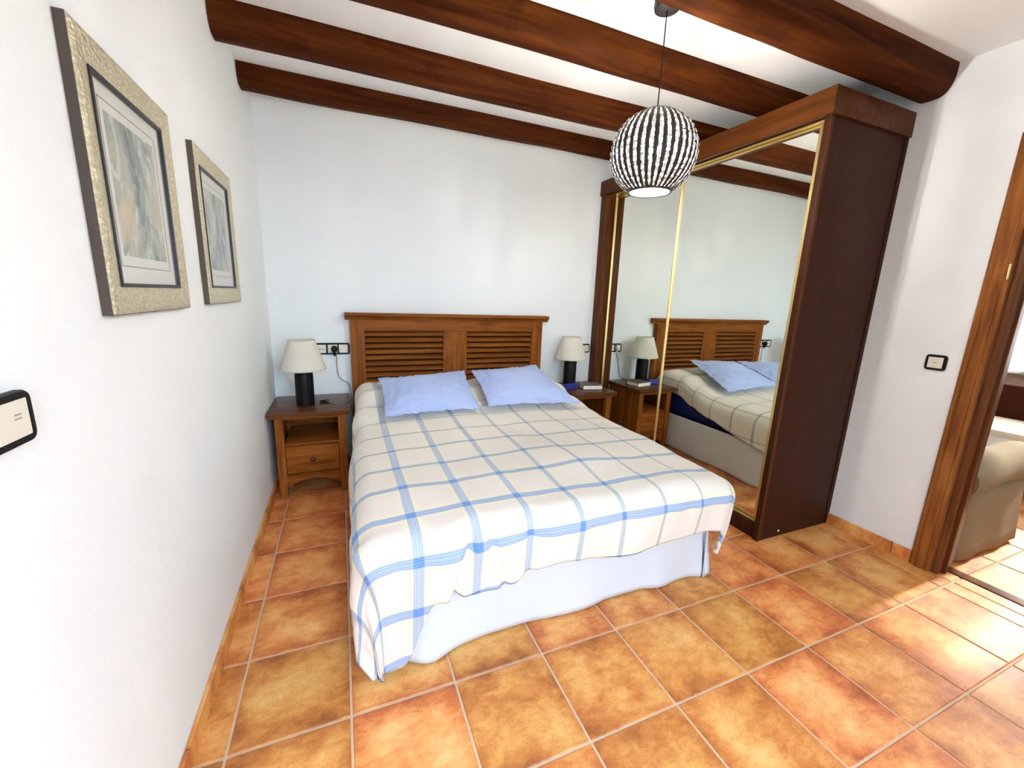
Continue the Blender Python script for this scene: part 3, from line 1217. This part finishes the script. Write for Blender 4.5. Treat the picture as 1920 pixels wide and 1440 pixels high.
# ---------------------------------------------------------------- table lamps
def table_lamp(cx, cy, label):
    z = NZ + .0008
    t = thing('table_lamp', label, 'lamp', (cx, cy, z), 'bedside table lamps')
    bm = bmesh.new()
    b_lathe(bm, [(.0001, z), (.050, z), (.054, z + .004), (.0545, z + .10), (.054, z + .200), (.050, z + .212), (.040, z + .217), (.0001, z + .218)], cx, cy, 36)
    finish('base', bm, M_LAMPBASE, t, True)
    bm = bmesh.new()
    b_lathe(bm, [(.010, z + .216), (.010, z + .300)], cx, cy, 16)
    st = finish('stem', bm, M_BLACK, t, True)
    bm = bmesh.new()
    z0, z1 = z + .232, z + .420
    b_lathe(bm, [(.1330, z0), (.1345, z0 + .002), (.1345, z0 + .010), (.1325, z0 + .012), (.0790, z1 - .006), (.0800, z1 - .004), (.0800, z1), (.0775, z1), (.1310, z0 + .010), (.1310, z0)], cx, cy, 48, cap=False)
    finish('shade', bm, M_SHADE, t, True)
    bm = bmesh.new()
    for k in range(3):
        a = 2 * PI * k / 3 + .4
        b_tube(bm, [(cx, cy, z + .300), (cx + .079 * math.cos(a), cy + .079 * math.sin(a), z1 - .012)], .0018, 6)
    b_lathe(bm, [(.014, z + .296), (.014, z + .303)], cx, cy, 14)
    finish('shade_holder', bm, M_BRONZE, t, True)
    return t


LAMP1 = (.208, -.300)
LAMP2 = (2.245, -.165)
lamp1 = table_lamp(*LAMP1, 'black cylinder table lamp with cream shade in the corner under the pictures')
lamp2 = table_lamp(*LAMP2, 'black cylinder table lamp with cream shade beside the wardrobe')


def cable(name, pts, r, m, parent):
    bm = bmesh.new()
    b_tube(bm, spline(pts, 8), r, 8)
    return finish(name, bm, m, parent, True)


zt = NZ + .0062
cable('cord', [(LAMP1[0] + .050, LAMP1[1] + .01, zt + .004), (.285, -.275, zt + .012), (.315, -.262, zt + .014), (.345, -.290, zt), (.395, -.345, zt), (.445, -.300, zt), (.484, -.265, NZ + .002), (.492, -.24, NZ - .08), (.492, -.16, NZ - .14), (.49, -.08, NZ - .03),
               (.480, -.030, .62), (.440, -.018, .655), (.410, -.014, .69), (.402, -.014, .76), (.404, -.018, .845)], .003, M_GREYCORD, lamp1)
bm = bmesh.new()
b_box(bm, .290, .345, -.275, -.247, NZ + .0005, NZ + .018, .006, 2)
finish('inline_switch', bm, M_BLACK, lamp1, True)
cable('cord', [(LAMP2[0] + .045, LAMP2[1] + .03, zt), (2.33, -.09, zt), (2.36, -.05, zt + .004), (2.37, -.014, NZ + .03), (2.385, -.008, .65), (2.41, -.010, .75), (2.432, -.016, .80), (2.436, -.024, .825)], .003, M_GREYCORD, lamp2)


# ---------------------------------------------------------------- sockets and switches
def rounded_ring(bm, to3, w, h, border, rad, depth, d0):
    """raised rounded frame: (a,b,out) mapped by to3"""
    def loop(ww, hh, r, n=6):
        pts = []
        for cx_, cy_, s in ((ww - r, hh - r, 0), (-ww + r, hh - r, 1), (-ww + r, -hh + r, 2), (ww - r, -hh + r, 3)):
            for k in range(n + 1):
                a = (s + k / n) * PI / 2
                pts.append((cx_ + r * math.cos(a), cy_ + r * math.sin(a)))
        return pts
    o = loop(w / 2, h / 2, rad)
    o2 = loop(w / 2 - .002, h / 2 - .002, rad - .001)
    i_ = loop(w / 2 - border, h / 2 - border, max(rad - border, .002))
    rows = [[to3(a, b, d0) for a, b in o], [to3(a, b, d0 + depth * .7) for a, b in o], [to3(a, b, d0 + depth) for a, b in o2], [to3(a, b, d0 + depth) for a, b in i_], [to3(a, b, d0) for a, b in i_]]
    b_grid(bm, rows, closed_u=True, closed_v=True)


def plate(name, to3, w, h, cells, label, cat, loc, group=None):
    """black surround with cream inserts; cells = list of (centre offset, width, kind)"""
    t = thing(name, label, cat, loc, group)
    bm = bmesh.new()
    rounded_ring(bm, to3, w, h, .0115, .014, .011, .0005)
    finish('surround', bm, M_BLACK, t, True)
    for c, cw, kind in cells:
        bm = bmesh.new()
        g = []
        hh = h / 2 - .0095
        for a, b, d in ((-1, -1, .0005), (1, -1, .0005), (1, 1, .0005), (-1, 1, .0005)):
            g.append((c + a * cw / 2, b * hh))
        lo = [to3(a, b, .0005) for a, b in g]
        hi = [to3(a * 1.0, b, .009) for a, b in g]
        hi2 = [to3(c + (a - c) * .93, b * .93, .0115) for a, b in g]
        vv = b_grid(bm, [lo, hi, hi2], closed_v=True)
        bm.faces.new(vv[0])
        bm.faces.new(vv[-1])
        ins = finish('rocker' if kind == 'switch' else 'socket_insert', bm, M_CREAM, t)
        if kind == 'mark':
            pass
        if kind in ('switch2',):
            pass
    return t


# wall switch by the doorway: y to the right is negative seen from the room
def on_right(cy, cz):
    return lambda a, b, d: Vector((XR - d, cy - a, cz + b))


def on_left(cy, cz):
    return lambda a, b, d: Vector((d, cy + a, cz + b))


def on_head(cx, cz):
    return lambda a, b, d: Vector((cx + a, -d, cz + b))


sw = plate('light_switch', on_right(-2.128, 1.050), .080, .076, [(0, .060, 'switch')], 'square cream light switch with dark surround beside the doorway', 'light switch', (XR, -2.128, 1.012))
bm = bmesh.new()
f = on_right(-2.128, 1.050)
b_box(bm, XR - .0122, XR - .0112, -2.133, -2.121, 1.0485, 1.0515)
finish('indicator', bm, M_GREYCORD, sw)
sl = plate('light_switch', on_left(-2.440, 1.094), .152, .078, [(-.037, .066, 'switch'), (.034, .070, 'switch')], 'cream double light switch with black surround at the left picture edge', 'light switch', (0, -2.44, 1.055))
for dz in (0.0, .006):
    box('indicator', .0112, .0122, -2.405, -2.392, 1.094 + dz, 1.0955 + dz, M_GREYCORD, sl)

s3 = plate('wall_socket', on_head(.3795, .886), .228, .082, [(-.072, .060, 'socket'), (0.0, .062, 'socket'), (.072, .060, 'switch')], 'triple wall socket and switch with black surround beside the headboard', 'wall socket', (.3795, 0, .845))
for cx_ in (.3795 - .036, .3795 + .036):
    box('divider', cx_ - .0045, cx_ + .0045, -.012, -.0005, .850, .922, M_BLACK, s3, .001)
bm = bmesh.new()
for sx_ in (-.0095, .0095):
    b_lathe(bm, [(.0001, .0), (.004, .0), (.004, .001), (.0001, .001)], 0, 0, 10)
for k, v in enumerate(bm.verts):
    s_ = -.0095 if k < len(bm.verts) / 2 else .0095
    v.co = Vector((.3075 + s_ + v.co.x, -.0117 - v.co.z, .884 + v.co.y))
finish('socket_hole', bm, M_BLACK, s3)
s2 = plate('wall_socket', on_head(2.455, .862), .150, .080, [(-.036, .060, 'socket'), (.036, .060, 'socket')], 'double wall socket with black surround between lamp and wardrobe', 'wall socket', (2.455, 0, .822))
box('divider', 2.4505, 2.4595, -.012, -.0005, .827, .897, M_BLACK, s2, .001)


def plug(cx, cz, m, label):
    bm = bmesh.new()
    b_lathe(bm, [(.0001, .012), (.020, .012), (.021, .020), (.020, .040), (.016, .046), (.0001, .047)], 0, 0, 24)
    for v in bm.verts:
        v.co = Vector((cx + v.co.x, -v.co.z, cz + v.co.y * 1.25))
    root = finish('power_plug', bm, m, None, True)
    tag(root, label, 'plug', 'bedside power plugs')
    bm = bmesh.new()
    b_tube(bm, [(cx, -.030, cz - .018), (cx, -.026, cz - .036), (cx, -.022, cz - .050)], [.011, .008, .004], 12)
    o = finish('cord_sleeve', bm, m, root, True)
    return root


plug(.4035 - .012, .884, M_BLACK, 'black power plug in the triple wall socket')
plug(2.436, .868, M_WHITEPL, 'white power plug in the wall socket beside the wardrobe')

# ---------------------------------------------------------------- things on the far nightstand
bk = thing('book', 'thick book with cream pages lying on the nightstand beside the wardrobe', 'book', (2.36, -.33, NZ))


def rot_box(name, cx, cy, rz, x0, x1, y0, y1, z0, z1, m, parent, bevel=0.0):
    bm = b_box(bmesh.new(), x0, x1, y0, y1, z0, z1, bevel)
    R_ = Matrix.Rotation(rz, 3, 'Z')
    for v in bm.verts:
        v.co = R_ @ v.co + Vector((cx, cy, 0))
    return finish(name, bm, m, parent, bool(bevel))


z = NZ + .0005
rz = math.radians(-12)
rot_box('cover', 2.375, -.30, rz, -.085, .085, -.065, .070, z, z + .003, M_BOOKC, bk)
rot_box('pages', 2.375, -.30, rz, -.080, .082, -.062, .064, z + .003, z + .033, M_PAGES, bk, .002)
rot_box('cover', 2.375, -.30, rz, -.085, .085, -.065, .070, z + .033, z + .036, M_BOOKC, bk)
rot_box('spine', 2.375, -.30, rz, -.085, .085, .070, .073, z, z + .036, M_BOOKC, bk)
cs = thing('glasses_case', 'small navy blue case beside the lamp near the wardrobe', 'case', (2.15, -.22, NZ))
rot_box('body', 2.165, -.285, math.radians(15), -.075, .085, -.03, .03, z, z + .022, M_BLUEBOX, cs, .008)
rot_box('lid', 2.165, -.285, math.radians(15), -.075, .085, -.03, .03, z + .0225, z + .040, M_BLUEBOX, cs, .008)

# ---------------------------------------------------------------- framed pictures on the left wall
def picture(y0, y1, z0, z1, artm, label):
    t = thing('framed_picture', label, 'picture', (0.0, (y0 + y1) / 2, z0), 'framed prints on the left wall')
    prof = [(.001, 0.004), (.001, .0185), (.004, .021), (.012, .0225), (.034, .021), (.050, .017), (.058, .0155), (.058, .004)]
    bm = bmesh.new()
    rows = []
    for q, d in prof:
        rows.append([Vector((d, y0 + q, z0 + q)), Vector((d, y1 - q, z0 + q)), Vector((d, y1 - q, z1 - q)), Vector((d, y0 + q, z1 - q))])
    b_grid(bm, rows, closed_u=True, closed_v=True)
    finish('frame', bm, M_FRAME, t)
    bm = bmesh.new()
    rows = []
    for q, d in [(-.0005, .0005), (-.0005, .0175), (.0009, .0175), (.0009, .0005)]:
        rows.append([Vector((d, y0 + q, z0 + q)), Vector((d, y1 - q, z0 + q)), Vector((d, y1 - q, z1 - q)), Vector((d, y0 + q, z1 - q))])
    b_grid(bm, rows, closed_u=True, closed_v=True)
    finish('frame_edge', bm, M_EDGE, t)
    bm = bmesh.new()
    rows = []
    for q, d in [(.058, .004), (.058, .0185), (.066, .0185), (.066, .004)]:
        rows.append([Vector((d, y0 + q, z0 + q)), Vector((d, y1 - q, z0 + q)), Vector((d, y1 - q, z1 - q)), Vector((d, y0 + q, z1 - q))])
    b_grid(bm, rows, closed_u=True, closed_v=True)
    finish('inner_lip', bm, M_LIP, t)
    box('backing', .002, .004, y0 + .01, y1 - .01, z0 + .01, z1 - .01, M_LIP, t)
    q = .066
    box('mat_board', .0045, .0085, y0 + q, y1 - q, z0 + q, z1 - q, M_MAT, t)
    q = .108
    bm = bmesh.new()
    rows = []
    for qq, d in [(q - .012, .0085), (q - .012, .0092), (q - .0098, .0092), (q - .0098, .0085)]:
        rows.append([Vector((d, y0 + qq, z0 + qq + .006)), Vector((d, y1 - qq, z0 + qq + .006)), Vector((d, y1 - qq, z1 - qq)), Vector((d, y0 + qq, z1 - qq))])
    b_grid(bm, rows, closed_u=True, closed_v=True)
    finish('mat_line', bm, M_BOOKC, t)
    box('print', .0086, .0094, y0 + q + .006, y1 - q - .006, z0 + q + .018, z1 - q - .010, artm, t)
    box('glass', .0135, .0150, y0 + .060, y1 - .060, z0 + .060, z1 - .060, M_GLASS, t)
    return t


picture(-2.098, -1.625, 1.224, 1.758, art('faded_print_one', 1.0, (0.62, 0.48, 0.32)), 'larger looking framed grey green print nearest the camera on the left wall')
picture(-1.406, -0.907, 1.227, 1.757, art('faded_print_two', 5.3, (0.60, 0.44, 0.36)), 'framed pale print on the left wall closer to the headboard')

# ---------------------------------------------------------------- pendant lamp
PX, PY, PZ, PRX, PRZ = 1.678, -1.672, 1.893, .172, .166
pl = thing('pendant_lamp', 'round beaded globe pendant lamp lit above the bed', 'lamp', (PX, PY, 1.745))
bm = bmesh.new()
b_lathe(bm, [(.0001, ZCEIL - .030), (.030, ZCEIL - .030), (.048, ZCEIL - .024), (.052, ZCEIL - .012), (.052, ZCEIL - .0005), (.0001, ZCEIL - .0005)], PX, PY, 28)
finish('canopy', bm, M_BLACK, pl, True)
bm = bmesh.new()
b_lathe(bm, [(.0024, 2.02), (.0024, ZCEIL - .029)], PX, PY, 8)
finish('cord', bm, M_BLACK, pl, True)
T0, T1 = math.radians(11), math.radians(151)     # polar range of the shade


def sph(th, ph, r=1.0):
    return Vector((PX + r * PRX * math.sin(th) * math.cos(ph), PY + r * PRX * math.sin(th) * math.sin(ph), PZ + r * PRZ * math.cos(th)))


NR = 34
for k in range(NR):
    ph = 2 * PI * k / NR
    bm = bmesh.new()
    rows = []
    for i in range(25):
        th = lerp(T0, T1, i / 24)
        c = sph(th, ph)
        tang = Vector((-math.sin(ph), math.cos(ph), 0))
        rad = (c - Vector((PX, PY, PZ))).normalized()
        hw = .0016 + .0078 * math.sin(th) + .0036 * noise.noise(Vector((k * 3.1, i * .8, 0)))
        rows.append([c - tang * hw - rad * .0015, c - tang * hw * .6 + rad * .0015, c + tang * hw * .6 + rad * .0015, c + tang * hw - rad * .0015])
    vv = b_grid(bm, rows, closed_v=True)
    bm.faces.new(vv[0])
    bm.faces.new(vv[-1])
    # little ties that bridge the gap to the next rib, closer together low down
    th = T0 + random.uniform(.05, .3)
    while th < T1 - .04:
        dth = random.uniform(.010, .024)
        pa, pb = ph, ph + 2 * PI / NR
        q = [sph(th, pa, 1.004), sph(th, (pa + pb) / 2, 1.006), sph(th, pb, 1.004), sph(th + dth, pb, 1.004), sph(th + dth, (pa + pb) / 2, 1.006), sph(th + dth, pa, 1.004)]
        q2 = [c_ + (Vector((PX, PY, PZ)) - c_).normalized() * .003 for c_ in q]
        a6, b6 = [bm.verts.new(c_) for c_ in q], [bm.verts.new(c_) for c_ in q2]
        bm.faces.new(a6)
        bm.faces.new(b6)
        for i in range(6):
            bm.faces.new((a6[i], a6[(i + 1) % 6], b6[(i + 1) % 6], b6[i]))
        th += dth + (random.uniform(.09, .26) if th < 1.75 else random.uniform(.05, .15))
    finish('rib', bm, M_RIB, pl, True)
for k in range(NR):
    ph = 2 * PI * (k + .5) / NR
    bm = bmesh.new()
    th = T0 + .10 + random.random() * .06
    while th < T1 - .10:
        L = random.uniform(.075, .135)
        t2 = min(th + L, T1 - .06)
        wob = random.uniform(-.18, .18) / NR * 2 * PI * .5
        w = (2 * PI / NR) * PRX * max(math.sin((th + t2) / 2), .25) * .5 * random.uniform(.50, .70)
        w = max(min(w, .0078), .0022)
        rows = []
        for i in range(5):
            tt = lerp(th, t2, i / 4)
            ww = w * (.55, .95, 1.0, .95, .55)[i]
            c = sph(tt, ph + wob, .99)
            tang = Vector((-math.sin(ph), math.cos(ph), 0))
            rad = (c - Vector((PX, PY, PZ))).normalized()
            rows.append([c - tang * ww, c + rad * ww * .7, c + tang * ww, c - rad * ww * .7])
        vv = b_grid(bm, rows, closed_v=True)
        bm.faces.new(vv[0])
        bm.faces.new(vv[-1])
        th = t2 + random.uniform(.030, .075)
    finish('bead_string', bm, M_BEAD, pl, True)
for th in (T0, T1):
    c = sph(th, 0)
    R_ = c.x - PX
    bm = bmesh.new()
    b_lathe(bm, [(R_ - .002, c.z - .004), (R_ + .005, c.z - .005), (R_ + .006, c.z + .004), (R_ - .001, c.z + .005), (R_ - .002, c.z - .004)], PX, PY, 48, cap=False)
    finish('rim', bm, M_RIB, pl, True)
# cross spider that holds shade and socket
bm = bmesh.new()
c0 = sph(T0, 0)
for a in (0, PI / 2):
    b_tube(bm, [(PX - (c0.x - PX) * math.cos(a), PY - (c0.x - PX) * math.sin(a), c0.z), (PX + (c0.x - PX) * math.cos(a), PY + (c0.x - PX) * math.sin(a), c0.z)], .002, 6)
b_lathe(bm, [(.0001, 1.985), (.016, 1.985), (.018, 1.992), (.018, 2.040), (.010, 2.052), (.0001, 2.054)], PX, PY, 18)
finish('socket', bm, M_BLACK, pl, True)
cb = sph(T1, 0)
bm = bmesh.new()
b_lathe(bm, [(.0001, cb.z + .004), (cb.x - PX - .003, cb.z + .004), (cb.x - PX - .003, cb.z + .008), (.0001, cb.z + .008)], PX, PY, 40)
finish('diffuser', bm, M_OPAL, pl)['label'] = 'white opal diffuser disc'
bm = bmesh.new()
b_lathe(bm, [(.013, 1.984), (.014, 1.972), (.020, 1.955), (.028, 1.940), (.0335, 1.922), (.0345, 1.905), (.032, 1.888), (.025, 1.876), (.014, 1.870), (.0001, 1.868)], PX, PY, 22)
finish('bulb', bm, M_BULB, pl, 'all')

# ---------------------------------------------------------------- living room seen through the doorway
ac = thing('armchair', 'beige slipcovered armchair with rolled arm beyond the doorway', 'armchair', (3.75, -1.9, 0))


def wavy_skirt(path, z0, z1, m, parent, name, out=0.03, amp=0.012):
    pts = spline([(x, y, 0) for x, y in path], 14)
    cxy = Vector((sum(p.x for p in pts) / len(pts), sum(p.y for p in pts) / len(pts), 0))
    rows, s = [], 0
    for i, p in enumerate(pts):
        d = (pts[min(i + 1, len(pts) - 1)] - pts[max(i - 1, 0)]).normalized()
        if i:
            s += (p - pts[i - 1]).length
        nrm = Vector((d.y, -d.x, 0))
        if nrm.dot(p - cxy) < 0:
            nrm = -nrm
        rows.append([p + nrm * (out * (k / 6) + amp * (k / 6) * math.sin(s * 17 + math.sin(s * 5))) + Vector((0, 0, lerp(z1, z0, k / 6))) for k in range(7)])
    bm = bmesh.new()
    vv = b_grid(bm, rows)
    o = finish(name, bm, m, parent, 'all')
    md = o.modifiers.new('thickness', 'SOLIDIFY')
    md.thickness = .006
    md.offset = -1
    return o


AX0, AX1, AY0, AY1 = 3.36, 4.02, -2.30, -1.50
box('body', AX0, AX1, AY0 + .02, AY1 - .02, 0.10, 0.40, M_SLIP, ac, .02)
wavy_skirt([(AX0 + .01, AY1), (AX0, AY0 + .10), (AX0 + .02, AY0 + .01), (3.6, AY0), (AX1 - .06, AY0), (AX1, AY0 + .03), (AX1 + .005, AY0 + .2), (AX1, AY1)], 0.025, 0.40, M_SLIP, ac, 'skirt', .028, .004)


def rolled_arm(yc, s):
    bm = bmesh.new()
    rows = []
    for i in range(19):
        f_ = i / 18
        x = lerp(AX0 - .05, 4.16, f_)
        r = .105 + .006 * math.sin(f_ * 9) - .045 * max(0, f_ - .93) / .07
        zc = .462 + .016 * math.sin(f_ * PI)
        rows.append([Vector((x, yc + s * r * 1.0 * math.cos(a), zc + r * (1.0 if math.sin(a) > 0 else 1.0) * math.sin(a))) for a in [2 * PI * k / 22 for k in range(22)]])
    vv = b_grid(bm, rows, closed_v=True)
    bm.faces.new(vv[0])
    bm.faces.new(vv[-1])
    finish('arm', bm, M_SLIP, ac, True)


rolled_arm(-2.235, -1)
rolled_arm(-1.565, 1)
box('backrest', AX0 - .02, AX0 + .17, AY0 + .10, AY1 - .10, 0.40, 0.78, M_SLIP, ac, .06, 4)
box('seat_cushion', AX0 + .16, AX1 + .02, AY0 + .17, AY1 - .17, 0.40, 0.50, M_SLIP, ac, .04, 4)

ct = thing('coffee_table', 'dark wooden coffee table beyond the beige armchair', 'table', (4.62, -1.62, 0))
box('table_top', 4.40, 4.92, -2.10, -1.00, .375, .405, M_DARKWOOD, ct, .006)
for x in (4.43, 4.85):
    for y in (-2.07, -1.07):
        box('leg', x, x + .05, y, y + .05, 0, .375, M_DARKWOOD, ct, .004)
sf = thing('sofa', 'dark brown sofa with pale cushions under the living room window', 'sofa', (5.5, -1.6, 0))
box('base', 5.05, 5.95, -2.6, -.5, .05, .28, M_DARKSOFA, sf, .03)
for y0, y1 in ((-2.4, -1.56), (-1.54, -.7)):
    box('seat_cushion', 5.02, 5.66, y0, y1, .285, .44, M_PALECUSH, sf, .05, 4)
box('backrest', 5.68, 5.95, -2.6, -.5, .28, .72, M_DARKSOFA, sf, .06, 4)
for y0, y1 in ((-2.62, -2.42), (-.68, -.48)):
    box('arm', 5.02, 5.70, y0, y1, .28, .58, M_DARKSOFA, sf, .06, 4)


def curtain(y0, y1, label):
    rows = []
    n = 90
    for i in range(n + 1):
        y = lerp(y0, y1, i / n)
        rows.append([Vector((LX1 - .13 + .030 * math.sin(i / n * 2 * PI * 8 + .6 * math.sin(k * .7)) * (.5 + .5 * k / 8), y, lerp(2.28, .77 + .01 * math.sin(i * .4), k / 8))) for k in range(9)])
    bm = bmesh.new()
    b_grid(bm, rows)
    o = finish('curtain', bm, M_CURTAIN, None, 'all')
    md = o.modifiers.new('thickness', 'SOLIDIFY')
    md.thickness = .004
    tag(o, label, 'curtain')


curtain(-1.75, -.62, 'white gathered curtain in view through the doorway at the living room window')
curtain(-3.45, -2.67, 'unseen white curtain added at the living room window to narrow the sun patch')  # out of view, added so the sun enters only through a narrow gap
